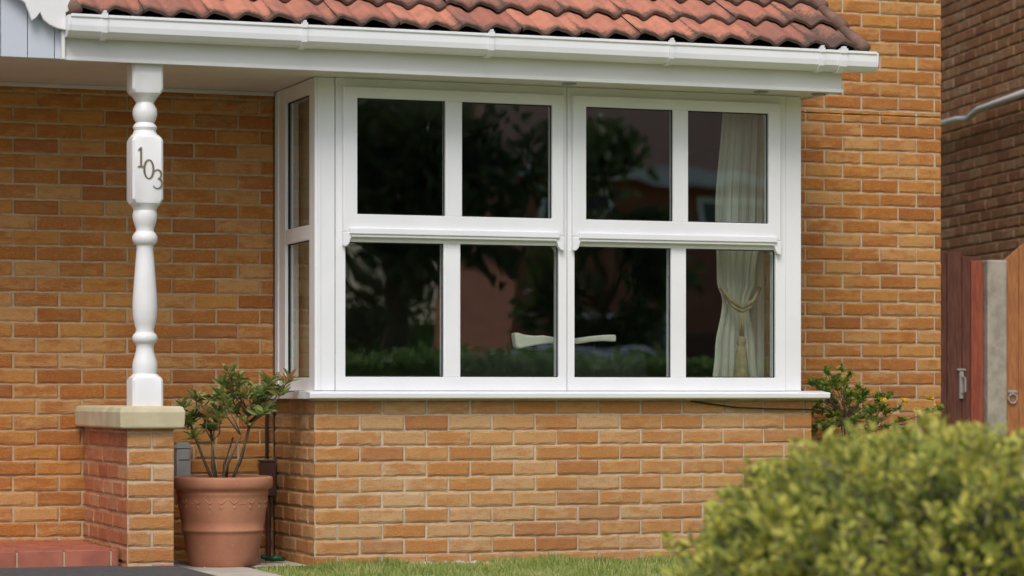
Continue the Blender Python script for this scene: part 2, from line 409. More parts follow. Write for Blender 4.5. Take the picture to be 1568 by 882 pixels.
mb=MB(); mb.quad((-2.5,.03,0),(3.55,.03,0),(3.55,6,0),(-2.5,6,0)); mb.obj('room_floor',M_floor,H,recalc=False)
mb=MB(); mb.box(.075,2.5,.072,.30,.80,.83); mb.obj('window_board',M_paint,H,bevel=.003)
mb=MB(); mb.ring((.2,1.3,1.1,1.9),(.26,1.24,1.16,1.84),[(0,5.99),(0,5.95),(1,5.95),(1,5.99)]); mb.obj('picture_frame',M_cream)
# curtains
def curtain(name,path,ncol,zs,mat,waves=9,parent=None):
    mb=MB(); vs=[];fs=[]
    for z in zs:
        for j in range(ncol+1):
            t=j/ncol; x,y,nx_,ny_,a=path(z,t)
            w=a*(math.sin(t*waves*2*math.pi+.6*math.sin(z*1.3))+.35*math.sin(t*waves*4.7*math.pi+1+z))
            vs.append((x+nx_*w,y+ny_*w,z))
    for i in range(len(zs)-1):
        for j in range(ncol): fs.append((i*(ncol+1)+j,i*(ncol+1)+j+1,(i+1)*(ncol+1)+j+1,(i+1)*(ncol+1)+j))
    mb.add(vs,fs); return mb.obj(name,mat,parent,smooth=True,recalc=False)
def interp(z,tab):
    for (a,va),(b,vb) in zip(tab,tab[1:]):
        if a<=z<=b:
            f=(z-a)/(b-a); f=f*f*(3-2*f)
            return [p+(q-p)*f for p,q in zip(va,vb)]
    return tab[-1][1] if z>tab[-1][0] else tab[0][1]
zs=[.835+i*(2.32-.835)/70 for i in range(71)]
tabR=[(.835,(2.14,2.43)),(1.05,(2.16,2.41)),(1.30,(2.20,2.37)),(1.40,(2.17,2.41)),(1.75,(2.16,2.46)),(2.32,(2.20,2.47))]
def pR(z,t):
    a,b_=interp(z,tabR); return (a+(b_-a)*t,.15+.05*t,.25,1,.011)
curtain('curtain',pR,120,zs,M_curtain,waves=6)
def pS(z,t): return (2.482-.02*t,.27+.42*t,1,0,.010)
curtain('curtain',pS,60,zs,M_curtain,waves=6)
def pL(z,t): return (.14,.10+.62*t,1,0,.018)
curtain('curtain',pL,120,zs,M_curtain2,waves=10)
mb=MB()
ty=-.045
mb.tube([(2.18,.17+ty,1.37),(2.225,.145+ty,1.30),(2.28,.135+ty,1.265),(2.35,.15+ty,1.30),(2.41,.2+ty,1.37)],.011,8)
mb.tube([(2.20,.168+ty,1.33),(2.235,.143+ty,1.27),(2.28,.133+ty,1.245),(2.34,.148+ty,1.27)],.009,8)
mb.tube([(2.275,.135+ty,1.26),(2.27,.13+ty,1.12)],.006,6); mb.tube([(2.285,.135+ty,1.26),(2.285,.13+ty,1.12)],.006,6)
lathe(mb,2.275,.13+ty,[(1.12,.012),(1.105,.024),(1.085,.026),(1.07,.018),(1.06,.024),(1.03,.030),(.93,.038),(.885,.042)],16)
for k in range(26):
    a=k/26*6.283; mb.tube([(2.275+.02*math.cos(a),.13+ty+.02*math.sin(a),1.06),(2.275+.034*math.cos(a),.13+ty+.03*math.sin(a),.96),(2.275+.048*math.cos(a),.13+ty+.034*math.sin(a),.865)],.004,4)
mb.obj('curtain_tieback_tassel',simple('tassel_thread',(.42,.35,.21),(.28,.23,.13),40,.9),smooth=True)
mb=MB()
up_=[(1.055,1.168),(1.075,1.170),(1.11,1.160),(1.16,1.155),(1.21,1.158),(1.26,1.150),(1.33,1.143),(1.41,1.147),(1.47,1.156),(1.55,1.163),(1.60,1.163)]
dn_=[(1.60,1.128),(1.55,1.132),(1.47,1.128),(1.41,1.118),(1.33,1.112),(1.26,1.118),(1.19,1.112),(1.13,1.102),(1.085,1.092),(1.065,1.10),(1.06,1.13)]
mb.prism([(x+.012,z-.04) for x,z in up_+dn_],.14,.20); mb.obj('cream_cushion_roll',M_cream,None,bevel=.008)
mb=MB(); mb.box(.85,1.95,.52,.80,.35,1.04); mb.box(.85,1.95,.8,1.4,.2,.5); mb.obj('sofa',simple('dark_upholstery',(.035,.04,.035),rough=.9),None,bevel=.04)
mb=MB(); mb.tube([(1.15,.17,.83),(1.15,.17,1.07)],.005,8); mb.tube([(1.50,.17,.83),(1.50,.17,1.09)],.005,8); mb.obj('cushion_stand',M_gasket)

# ------------------------------------------------------------------ eaves
FY=-.30
mb=MB(); mb.box(-1.27,2.65,FY,FY+.02,2.335,2.50)
mb.add([(2.631,FY+.0205,2.337),(2.631,D-.001,2.337),(2.631,D-.001,3.07),(2.631,FY+.0205,2.50),(2.649,FY+.0205,2.337),(2.649,D-.001,2.337),(2.649,D-.001,3.07),(2.649,FY+.0205,2.50)],[(0,1,2,3),(7,6,5,4),(0,4,5,1),(3,2,6,7),(0,3,7,4),(1,5,6,2)])
mb.box(-1.275,2.655,FY-.006,FY-.0005,2.333,2.349)
mb.obj('fascia_board',M_fascia,H,bevel=.003)
mb=MB()
y=FY+.022
while y<D-.01:
    y2=min(y+.148,D-.001); 
    if y<.0: mb.box(-3.6,2.629,y,y2,2.3425,2.352)
    else: mb.box(-3.6,-.001,y,y2,2.3425,2.352); mb.box(2.574,2.629,y,y2,2.3425,2.352)
    y+=.152
mb.obj('soffit',M_soffit,H,bevel=.002)
mb=MB(); mb.box(-3.6,2.63,FY+.03,D,2.356,2.366); mb.obj('soffit_backing',M_void,H)
mb=MB()
for x in (1.25,2.28,2.60): 
    lathe(mb,x,-.14,[(2.342,.036),(2.337,.036),(2.335,.026)],20)
mb.obj('soffit_vents',M_grey,H)
mb=MB()
mb.box(-3.6,-.004,D-.028,D-.009,2.322,2.342); mb.obj('soffit_trim',M_soffit,H,bevel=.003)
g=[(-.304,2.520),(-.304,2.452),(-.318,2.436),(-.345,2.430),(-.385,2.436),(-.408,2.455),(-.413,2.480),(-.413,2.512),(-.420,2.518),(-.420,2.530),(-.404,2.530),(-.408,2.518),(-.406,2.482),(-.400,2.460),(-.382,2.443),(-.345,2.437),(-.320,2.443),(-.311,2.455),(-.311,2.520)]
mb=MB(); mb.extrx(g,-1.25,2.785)
gs=[(-.304,2.525),(-.304,2.452),(-.318,2.436),(-.345,2.430),(-.385,2.436),(-.408,2.455),(-.413,2.480),(-.413,2.525)]
mb.extrx(gs,-1.262,-1.2505); mb.extrx(gs,2.7855,2.797)
mb.obj('gutter',M_upvc,H,bevel=.0015)
mb=MB()
for x,w in ((-1.098,.013),(-.167,.013),(.748,.013),(1.674,.013),(2.482,.013),(2.60,.020)):
    gb=[(-.301,2.534),(-.301,2.446),(-.315,2.428),(-.345,2.422),(-.389,2.428),(-.416,2.450),(-.421,2.478),(-.421,2.510),(-.428,2.515),(-.429,2.538),(-.402,2.539),(-.402,2.5305),(-.4205,2.5305),(-.4205,2.5175),(-.4135,2.5115),(-.4135,2.4795),(-.4085,2.4545),(-.385,2.4355),(-.345,2.4295),(-.3175,2.4355),(-.3035,2.4515),(-.3035,2.534)]
    mb.extrx(gb,x-w,x+w)
    mb.box(x-w*.5,x+w*.5,-.4305,-.405,2.5392,2.548)
mb.obj('gutter_brackets',M_upvc,H,bevel=.001)
# porch gable (to the left)
mb=MB()
x=-3.6
while x<-1.275:
    x2=min(x+.118,-1.274); mb.box(x,x2,FY+.004,FY+.02,2.338,3.3); x+=.121
mb.obj('porch_cladding',M_clad,H,bevel=.003)
mb=MB()
mb.prism([(-1.262,2.462),(-1.30,2.468),(-1.335,2.482),(-1.362,2.503),(-1.378,2.535),(-1.395,2.512),(-1.415,2.497),(-1.425,2.525),(-1.445,2.575),(-1.62,2.70),(-2.4,3.25),(-2.4,3.45),(-1.55,2.80),(-1.235,2.59),(-1.235,2.555),(-1.262,2.54)],FY-.055,FY-.03)
mb.obj('bargeboard',M_paint,H,bevel=.004)
mb=MB(); mb.prism([(-1.276,2.336),(-1.262,2.336),(-1.262,2.46),(-1.276,2.46)],FY-.029,FY+.02); mb.obj('fascia_end',M_paint,H)

# ------------------------------------------------------------------ pantile roof
PIT=R(30); cs,sn=math.cos(PIT),math.sin(PIT)
EY,EZ=-.375,2.528; TW=.30; G=.27
X0,X1=-1.22,2.735
ncols=int(round((X1-X0)/TW)); TW=(X1-X0)/ncols
def prof(x):
    ph=2*math.pi*x/(TW/2)
    return .0155*math.sin(ph)+.005*math.sin(2*ph+.6)
verts=[];faces=[];rn=[];ed=[]
for k in range(5):
    for c_ in range(ncols):
        rr=random.random(); jit=random.uniform(-.007,.007); jl=random.uniform(-.004,.005); sk=random.uniform(-.012,.012)
        xs=[c_*TW+TW*i/24 for i in range(25)]
        o=len(verts)
        rows=[(-1,0),(0,0),(.015,0),(.06,0),(.16,0),(G,0),(G+.05,0)]
        for ri,(v,_) in enumerate(rows):
            vv=k*G+max(v,0)+jit
            if vv>1.30: vv=1.30
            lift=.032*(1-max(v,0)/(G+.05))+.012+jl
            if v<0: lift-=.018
            for i,x in enumerate(xs):
                h=lift+prof(x)-(.003 if v==0 else 0)
                if v<0: h=lift+prof(x)
                xx=X0+x+(.0015 if i==0 else 0)
                v3=vv+((sk*(i/24-.5)+random.uniform(-.0015,.0015)) if vv<1.29 else 0)
                verts.append((xx,EY+v3*cs-h*sn,EZ+v3*sn+h*cs)); rn.append(rr)
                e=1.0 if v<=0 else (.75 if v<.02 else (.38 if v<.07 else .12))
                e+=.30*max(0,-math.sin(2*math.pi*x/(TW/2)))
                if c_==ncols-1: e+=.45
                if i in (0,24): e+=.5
                ed.append(e)
        for ri in range(len(rows)-1):
            for i in range(24):
                a=o+ri*25+i; faces.append((a,a+1,a+26,a+25))
me=bpy.data.meshes.new('roof_tiles'); me.from_pydata(verts,[],faces); me.update()
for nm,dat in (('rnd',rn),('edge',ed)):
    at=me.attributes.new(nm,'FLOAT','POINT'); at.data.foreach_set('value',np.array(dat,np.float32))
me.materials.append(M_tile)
for p in me.polygons: p.use_smooth=True
me.set_sharp_from_angle(angle=R(40))
ob=bpy.data.objects.new('roof_tiles',me); COL.objects.link(ob); ob.parent=H
mb=MB()
def rp(x,v,h): return (x,EY+v*cs-h*sn,EZ+v*sn+h*cs)
mb.add([rp(X0+.01,.03,-.012),rp(X1-.03,.03,-.012),rp(X1-.03,1.30,-.012),rp(X0+.01,1.30,-.012),rp(X0+.01,.03,-.03),rp(X1-.03,.03,-.03),rp(X1-.03,1.30,-.03),rp(X0+.01,1.30,-.03)],[(0,1,2,3),(7,6,5,4),(0,4,5,1),(1,5,6,2),(3,2,6,7),(0,3,7,4)])
mb.obj('roof_light_block',M_void,H)  # dark slab added under the tiles to block light
mb=MB()
for k in range(5):
    mb.tube([rp(X1-.005,k*G-.01,.030),rp(X1-.005,k*G+.15,.022),rp(X1-.005,min(k*G+G+.02,1.3),.008)],[.030,.028,.025],12)
mb.obj('verge_tiles',M_tiledark,H,smooth=True)
mb=MB(); mb.add([rp(X1-.03,.02,.01),rp(X1-.03,1.29,.01),rp(X1-.03,1.29,-.05),rp(X1-.03,.02,-.05),rp(X1+.005,.02,.01),rp(X1+.005,1.29,.01),rp(X1+.005,1.29,-.05),rp(X1+.005,.02,-.05)],[(0,1,2,3),(4,7,6,5),(0,4,5,1),(3,2,6,7),(0,3,7,4),(1,5,6,2)]); mb.obj('verge_mortar',M_mortar,H)
mb=MB()
for k in range(5):
    mb.tube([rp(X0-.005,k*G-.01,.03),rp(X0-.005,min(k*G+G+.02,1.3),.01)],[.03,.026],10)
mb.obj('verge_tiles_porch',M_tiledark,H,smooth=True)
mb=MB(); mb.add([(-1.23,FY-.03,2.62),(-2.45,FY-.03,3.5),(-2.45,D,3.5),(-1.23,D,2.62)],[(0,1,2,3)]); mb.add([(-3.68,FY-.03,2.62),(-2.45,FY-.03,3.505),(-2.45,D,3.505),(-3.68,D,2.62)],[(0,1,2,3)])
mb.obj('porch_roof',M_tiledark,H)

# ------------------------------------------------------------------ porch pier and column
P=empty('brick_pier')
px0,px1,py0=-.968,-.753,-.293
brick_wall('pier_front',lambda u,d,z:(u,py0-d,z),px0,px1,-.05,.667,M_brick,P,uoff=px0+.0)
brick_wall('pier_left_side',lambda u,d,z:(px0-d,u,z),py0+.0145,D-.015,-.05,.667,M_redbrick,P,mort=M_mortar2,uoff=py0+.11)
brick_wall('pier_right_side',lambda u,d,z:(px1+d,u,z),py0+.0145,D-.015,-.05,.667,M_brick,P,uoff=py0+.11)
mb=MB()
cz=[(.667,.032),(.672,.040),(.742,.045),(.764,.036),(.770,.020)]
vs=[];fs=[]
for z,o_ in cz:
    vs+=[(px0-o_,py0-o_,z),(px1+o_,py0-o_,z),(px1+o_,D-.012,z),(px0-o_,D-.012,z)]
for k in range(len(cz)-1):
    for j in range(4): fs.append((4*k+j,4*k+(j+1)%4,4*k+4+(j+1)%4,4*k+4+j))
fs+=[(3,2,1,0),(16,17,18,19)]
mb.add(vs,fs); mb.obj('cap_stone',M_stone,P,bevel=.006)
PC=empty('porch_column')
cx,cy=-.868,-.20
mb=MB()
B=.0715
rings=[(.770,B,1),(.886,B,1),(.900,B*.97,.7),(.918,.055,0),(.931,.057),(.955,.058),(.975,.055),(1.0,.047),(1.025,.041),(1.045,.040),(1.056,.044),(1.064,.053),(1.075,.058),(1.088,.058),(1.098,.053),(1.108,.043),(1.122,.041),(1.145,.048),(1.18,.055),(1.225,.057),(1.28,.055),(1.346,.050),(1.436,.043),(1.495,.038),(1.508,.040),(1.518,.052),(1.532,.058),(1.548,.058),(1.560,.052),(1.572,.042),(1.585,.041),(1.600,.047),(1.625,.055),(1.650,.057),(1.668,.053),(1.684,.058,.1),(1.700,B*.97,.65),(1.718,B,1),(1.985,B,1),(2.002,B*.97,.7),(2.022,.055,0),(2.035,.050),(2.05,.056),(2.062,.050),(2.072,.041),(2.085,.050),(2.11,.057),(2.135,.055),(2.155,.044),(2.165,.041),(2.178,.050),(2.19,.058,.1),(2.205,B*.97,.7),(2.222,B,1),(2.341,B,1)]
lathe(mb,cx,cy,rings,40)
o=mb.obj('turned_post',M_paint,PC,smooth=True); o.data.set_sharp_from_angle(angle=R(28))
def ribbon(mb,pts,ws,y):
    n=len(pts);vs=[];fs=[]
    for k,(p,w) in enumerate(zip(pts,ws)):
        a=pts[max(k-1,0)];b_=pts[min(k+1,n-1)]
        dx,dz=b_[0]-a[0],b_[1]-a[1]; l=math.hypot(dx,dz) or 1
        nx_,nz_=-dz/l*w/2,dx/l*w/2
        vs+=[(p[0]+nx_,y,p[1]+nz_),(p[0]-nx_,y,p[1]-nz_),(p[0]+nx_,y+.004,p[1]+nz_),(p[0]-nx_,y+.004,p[1]-nz_)]
    for k in range(n-1):
        a=4*k;b_=4*k+4
        fs+=[(a,a+1,b_+1,b_),(a,b_,b_+2,a+2),(a+1,a+3,b_+3,b_+1)]
    fs+=[(0,2,3,1),(4*n-4,4*n-3,4*n-1,4*n-2)]
    mb.add(vs,fs)
mb=MB(); yn=cy-B-.0048
def dig(ch,x,z,h):
    w=h*.5
    if ch=='1':
        ribbon(mb,[(x,z),(x,z+h)],[.0085,.0085],yn); ribbon(mb,[(x-w*.35,z),(x+w*.35,z)],[.005,.005],yn-.0003); ribbon(mb,[(x,z+h),(x-w*.3,z+h*.85)],[.006,.003],yn-.0005)
    if ch=='0':
        pts=[(x+w*.5*math.cos(t),z+h/2+h/2*math.sin(t)) for t in np.linspace(0,2*math.pi,33)]
        ribbon(mb,pts,[.0034+.006*abs(math.cos(t)) for t in np.linspace(0,2*math.pi,33)],yn)
    if ch=='3':
        pts=[];ws=[]
        for t in np.linspace(R(150),R(-80),16): pts.append((x+w*.42*math.cos(t),z+h*.75+h*.25*math.sin(t))); ws.append(.0034+.0055*max(0,math.cos(t)))
        ribbon(mb,pts,ws,yn)
        pts=[];ws=[]
        for t in np.linspace(R(85),R(-150),18): pts.append((x+w*.5*math.cos(t),z+h*.26+h*.27*math.sin(t))); ws.append(.0034+.0055*max(0,math.cos(t)))
        ribbon(mb,pts,ws,yn-.0003)
dig('1',cx-.034,1.865,.088); dig('0',cx+.002,1.812,.085); dig('3',cx+.042,1.768,.085)
mb.obj('house_number',M_black,PC)

# step
S=empty('porch_step')
mb=MB()
mb.box(-3.6,-1.5,-.19,.74,-.03,.104); mb.box(-1.5,-.99,-.19,.74,-.03,.104); mb.obj('step_core',M_mortar2,S)
mb=MB(); x=-3.6
while x<-.995:
    x2=min(x+.212,-.985)
    mb.box(x,x2-.008,-.20,-.105,.022,.112); x+=.215
y=-.10
row=0
while y<.72:
    x=-3.6-(.075 if row%2 else 0)
    while x<-.995:
        x2=min(x+.152,-.985)
        if x2-x>.02 : mb.box(max(x,-3.6),x2-.006,y,min(y+.146,.738),.06,.110)
        x+=.152
    y+=.152; row+=1
mb.obj('step_tiles',M_step,S,bevel=.004)

# ------------------------------------------------------------------ ground
mb=MB(); mb.quad((-300,-300,-.03),(300,-300,-.03),(300,300,-.03),(-300,300,-.03)); mb.obj('ground',M_lawn,recalc=False)
mb=MB(); mb.quad((-.30,-9,-.012),(12,-9,-.012),(12,-.0,-.012),(-.30,-.0,-.012)); mb.quad((-.30,-14.8,-.012),(12,-14.8,-.012),(12,-9,-.012),(-.30,-9,-.012)); mb.obj('lawn',M_lawn,recalc=False)
mb=MB(); mb.box(-8,-.745,-16,-.31,-.1,.040); mb.box(-8,-.99,-.3095,-.201,-.1,.039); mb.obj('driveway',M_tarmac)
mb=MB()
mb.box(-.735,-.335,-.62,-.02,-.03,.006); mb.box(-.745,-.335,-.014,.735,-.03,.003); mb.box(-.329,-.01,.10,.735,-.03,.003); mb.box(-.735,-.335,-1.23,-.626,-.03,.006); mb.obj('paving',M_pave,bevel=.004)
mb=MB(); mb.quad((-.33,-.05,-.004),(2.9,-.05,-.004),(2.9,.02,-.004),(-.33,.02,-.004)); mb.quad((2.64,.02,-.004),(3.9,.02,-.004),(3.9,.75,-.004),(2.64,.75,-.004)); mb.quad((-.329,.021,-.004),(-.0,.021,-.004),(-.0,.099,-.004),(-.329,.099,-.004)); mb.obj('soil_bed',M_soil,recalc=False)
mb=MB(); mb.quad((-60,-24,-.01),(60,-24,-.01),(60,-17,-.01),(-60,-17,-.01)); mb.obj('road',M_tarmac,recalc=False)
mb=MB(); mb.box(-60,60,-16.99,-16.87,-.03,.09); mb.box(-60,60,-24.12,-24.0,-.03,.09); mb.obj('kerb',M_concrete)
n=26000
gx=RNG.uniform(-.36,4.2,n); gy=-.035-RNG.random(n)**1.5*1.6
keep=(gx>-.33); gx=gx[keep]; gy=gy[keep]; n=len(gx)
Pg=np.stack([gx,gy,np.full(n,-.012)],1); Dg=np.stack([RNG.normal(0,.5,n),RNG.normal(0,.5,n),np.ones(n)],1)
nz_=np.sin(gx*5+1)*np.sin(gy*9)*.2+np.sin(gx*17)*.1
leaves('grass',Pg,Dg,RNG.uniform(.020,.055,n)*(1+.3*np.sin(gx*7)+.2*np.sin(gx*23)),RNG.uniform(.003,.006,n),M_grass,np.clip(.5+nz_+RNG.normal(0,.2,n),0,1))
mb=MB()
for k in range(150):
    x=random.choice([random.gauss(.55,.15),random.uniform(.0,2.6),random.uniform(-.7,-.1)]); y=random.uniform(-.055,-.012) if x>-.0 else random.uniform(-.1,.6)
    r=random.uniform(.004,.011)*(1.5 if x<.9 and x>0 else .7)
    lathe(mb,x,y,[(-.004,r*.8),(r*.4,r),(r*.8,r*.7),(r*1.05,r*.2)],6)
mb.obj('pebbles',M_pebble)

# ------------------------------------------------------------------ terracotta pot
T_=empty('terracotta_plant_pot')
mb=MB(); pcx,pcy=-.401,.20
rings=[(.003,.155),(.012,.162),(.05,.168),(.10,.178),(.15,.188),(.168,.192),(.171,.197),(.180,.197),(.183,.193),(.22,.200),(.27,.208),(.32,.214),(.345,.216),(.352,.221),(.358,.216),(.368,.219),(.374,.232),(.380,.238),(.400,.240),(.420,.240),(.428,.236),(.431,.228),(.428,.216),(.40,.205),(.385,.20)]
lathe(mb,pcx,pcy,rings,64,cap=False)
for k in range(5):
    a0=k*2*math.pi/5-1.35
    for q in range(16):
        rr=q//4; 
        a=a0+.0+((q%4)-1.5)*.045*(1-rr*.22); z=.305-rr*.015+random.uniform(-.003,.003); r1=.2035-rr*.003+.003
        cxx,cyy=pcx+r1*math.cos(a),pcy+r1*math.sin(a)
        lathe(mb,cxx,cyy,[(z-.008,.002),(z-.005,.006),(z,.008),(z+.005,.006),(z+.008,.002)],8)
    for s in (-1,1):
        pts=[]
        for t in np.linspace(.12,.55,10):
            a=a0+s*t; r1=.213
            pts.append((pcx+r1*math.cos(a),pcy+r1*math.sin(a),.318+.012*math.sin(t*22)))
        mb.tube(pts,.0032,6)
        for t in (.2,.36,.5):
            a=a0+s*t; r1=.204; z=.300+.012*math.sin(t*22)
            lathe(mb,pcx+r1*math.cos(a),pcy+r1*math.sin(a),[(z-.014,.003),(z-.006,.009),(z+.004,.010),(z+.014,.004)],6)
mb.obj('pot',M_terra,T_,smooth=True)
mb=MB(); lathe(mb,pcx,pcy,[(.38,.203),(.395,.15),(.40,.05)],24); mb.obj('compost',M_soil,T_)
PL=empty('potted_shrub')
mb=MB(); LP=[];LD=[];LR=[];LL=[]
def grow(mb,base,tips,rad,LP,LD,LR,LL,leafn,ll,hubs):
    for tip in tips:
        hub=min(hubs,key=lambda h:(Vector(h)-Vector(tip)).length)
        h=Vector(hub);t=Vector(tip)
        mid=h.lerp(t,.5)+Vector((random.uniform(-.02,.02),random.uniform(-.02,.02),random.uniform(-.025,.01)))
        mb.tube([h,mid,t],[rad*.6,rad*.5,rad*.3],5)
        d=(t-mid).normalized()
        cr=random.random()
        for q in range(leafn):
            a=random.uniform(0,6.283); el=random.uniform(-.35,1.0)
            dv=Vector((math.cos(a),math.sin(a),el)).normalized()
            LP.append(tuple(t-d*random.uniform(0,.045))); LD.append(tuple(dv+d*.3)); LR.append(min(1,max(0,random.gauss(.42,.2)+(.35 if cr>.8 else 0)+.1*el))); LL.append(ll*random.uniform(.6,1.15))
hubs=[]
for k in range(7):
    a=k/7*6.283+.3; r=random.uniform(.06,.17); zt=random.uniform(.56,.72)
    b0=Vector((pcx+.04*math.cos(a),pcy+.04*math.sin(a),.39)); h=Vector((pcx+.03+r*math.cos(a)*1.1,pcy+r*math.sin(a),zt))
    m1=b0.lerp(h,.5)+Vector((random.uniform(-.03,.03),random.uniform(-.03,.03),-.02))
    mb.tube([b0,m1,h],[.0085,.0065,.005],6); hubs.append(tuple(h)); hubs.append(tuple(m1))
tips=[]
for k in range(34):
    a=random.uniform(0,6.283); rr=random.random()**.5
    x=pcx+.045+.27*rr*math.cos(a); z=.77+.13*rr*math.sin(a)+.05*(x-pcx)/.25+random.uniform(-.03,.03)
    tips.append((x,pcy+random.uniform(-.17,.17),z))
tips+=[(-.09,.12,.90),(-.12,.10,.84),(-.62,.15,.70),(-.58,.1,.63),(-.40,.1,.93),(-.35,.1,.90),(-.2,.1,.89),(-.22,.1,.78),(-.62,.1,.78),(-.55,.12,.82),(-.5,.1,.74),(-.3,.1,.84)]
grow(mb,None,tips,.007,LP,LD,LR,LL,16,.070,hubs)
mb.obj('stems',M_bark,PL,smooth=True)
leaves('foliage',LP,LD,np.array(LL),np.array(LL)*.32,M_pieris,np.array(LR),PL,up=2)

mb=MB(); yw=D-.012
mb.tube([(-.045,yw-.02,.80),(-.045,yw-.02,.50)],.009,8); mb.obj('drain_cable',M_cable)
mb=MB(); mb.box(-.082,-.012,yw-.075,yw,.315,.485); mb.box(-.088,-.006,yw-.08,yw+.0,.4855,.497)
mb.tube([(-.042,yw-.035,.315),(-.042,yw-.035,.0)],.014,10); mb.obj('cable_junction_box',M_brownpl,bevel=.005)
mb=MB(); mb.box(-.515,-.445,yw-.06,yw,.36,.555); mb.box(-.508,-.452,yw-.065,yw-.0605,.50,.55); mb.prism([(-.52,.556),(-.44,.556),(-.455,.585),(-.505,.585)],yw-.065,yw); mb.obj('wall_meter_box',M_grey,bevel=.004)
mb=MB(); mb.tube([(-.15,.35,.02),(-.10,.30,.03),(-.06,.34,.02),(-.11,.40,.015),(-.16,.38,.03)],.010,8); mb.obj('garden_hose_end',simple('green_plastic',(.01,.10,.05),rough=.4),smooth=True)

# ------------------------------------------------------------------ shrub by the right wall
RS=empty('rose_shrub'); mb=MB(); LP=[];LD=[];LR=[];LL=[]
hubs=[]
for k in range(9):
    x=random.uniform(2.85,3.35); y=random.uniform(.25,.55); zt=random.uniform(.45,.75)
    mb.tube([(3.05+(x-3.05)*.3,y,-.01),(x,y,zt*.5),(x+random.uniform(-.05,.05),y,zt)],[.008,.006,.004],5); hubs.append((x,y,zt)); hubs.append((x,y,zt*.5))
tips=[]
for k in range(190):
    x=random.uniform(2.72,3.50) if k%2 else random.uniform(2.76,3.15); top=.96-.30*abs(x-2.93) if x<3.15 else .86-.2*(x-3.15)
    tips.append((x,random.uniform(.15,.6),random.uniform(.25,top)))
tips+=[(2.86,.3,.96),(2.95,.3,.98),(2.80,.3,.90),(3.02,.35,.93),(2.9,.3,.88),(2.98,.3,.86),(3.08,.3,.85),(3.18,.3,.80)]
grow(mb,None,tips,.004,LP,LD,LR,LL,26,.032,hubs)
mb.obj('stems',M_bark,RS); leaves('foliage',LP,LD,np.array(LL),np.array(LL)*.5,M_rose,np.array(LR),RS,up=1)
FP=[];FD=[]
for c_ in [(3.24,.15,.79),(3.42,.2,.80),(3.30,.12,.74),(3.46,.2,.76),(3.1,.12,.79)]:
    for q in range(14):
        a=random.uniform(0,6.28); FP.append(c_); FD.append((math.cos(a),math.sin(a),random.uniform(-.2,1)))
leaves('flowers',FP,FD,.024,.018,M_yellow,RNG.random(len(FP)),RS)

# ------------------------------------------------------------------ foreground euonymus bush
BU=empty('euonymus_bush')
fw=np.array([.342,.9397]); rt=np.array([.9397,-.342])
bc=np.array([.44,-5.60])+rt*.10
RX,RY,CZ,RZ=.90,.74,.31,.385
def shape(a,cn):
    s=np.sqrt(np.clip(1-cn*cn,0,1))
    X=RX*np.sign(np.cos(a))*np.abs(np.cos(a))**.85*s**.75; Y=RY*np.sign(np.sin(a))*np.abs(np.sin(a))**.85*s**.75; Z=RZ*cn
    q=1+.05*np.sin(a*5+cn*4)+.06*np.sin(a*9+cn*8+1)+.05*np.sin(a*19-cn*15)
    return X,Y,Z,q
n=22000
th=RNG.uniform(0,2*np.pi,n); cph=RNG.uniform(-.55,1,n)
X_,Y_,Z_,q0=shape(th,cph)
dep=np.abs(RNG.normal(0,.11,n)); q=(q0+RNG.normal(0,.03,n))*(1-dep)
lx=X_*q; ly=Y_*q; lz=CZ+Z_*q
Pb=np.stack([bc[0]+lx*rt[0]+ly*fw[0],bc[1]+lx*rt[1]+ly*fw[1],np.maximum(lz,.02)],1)
Db=np.stack([X_*rt[0]+Y_*fw[0],X_*rt[1]+Y_*fw[1],Z_+.5],1)+RNG.normal(0,.5,(n,3))
cl=np.sin(Pb[:,0]*14+2*np.sin(Pb[:,2]*9))*np.sin(Pb[:,1]*13+1)*np.sin(Pb[:,2]*16+2)
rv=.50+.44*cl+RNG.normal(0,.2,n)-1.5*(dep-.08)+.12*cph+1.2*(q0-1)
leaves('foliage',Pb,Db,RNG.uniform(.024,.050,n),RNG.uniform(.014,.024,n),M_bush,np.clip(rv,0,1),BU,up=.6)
ns=260; LPx=[];LDx=[];LRx=[]
mb=MB()
for k in range(ns):
    a=random.uniform(0,6.283); c2=random.uniform(.0,1)
    x,y,z,q1=[float(v) for v in shape(np.float64(a),np.float64(c2))]
    x*=q1;y*=q1;z=CZ+z*q1
    b0=Vector((bc[0]+x*rt[0]+y*fw[0],bc[1]+x*rt[1]+y*fw[1],z)); dv=Vector((x*.5+random.uniform(-.35,.35),y*.5+random.uniform(-.35,.35),1)).normalized()
    ln_=random.uniform(.02,.085); e=b0+dv*ln_
    mb.tube([b0-dv*.08,e],[.003,.0015],4)
    for q_ in range(14):
        f=random.random(); LPx.append(tuple(b0.lerp(e,f))); aa=random.uniform(0,6.28); LDx.append((math.cos(aa)+dv.x*.5,math.sin(aa)+dv.y*.5,.7)); LRx.append(min(1,max(0,random.gauss(.78,.18))))
for k in range(700):
    a=random.uniform(0,6.283); c2=random.uniform(-.5,1); rr=random.uniform(.92,1.04)
    x,y,z,q1=[float(v) for v in shape(np.float64(a),np.float64(c2))]
    x*=rr*q1;y*=rr*q1;z=CZ+z*rr*q1
    e=Vector((bc[0]+x*rt[0]+y*fw[0],bc[1]+x*rt[1]+y*fw[1],max(z,.05))); b0=Vector((bc[0]+x*.15,bc[1]+y*.15,.0))
    m1=b0.lerp(e,.6)+Vector((random.uniform(-.05,.05),random.uniform(-.05,.05),random.uniform(-.03,.03)))
    mb.tube([b0,m1,e],[.008,.004,.0028],4)
mb.obj('branches',M_twig,BU)
leaves('shoots',LPx,LDx,RNG.uniform(.022,.042,len(LPx)),RNG.uniform(.012,.02,len(LPx)),M_bush,np.array(LRx),BU,up=.6)
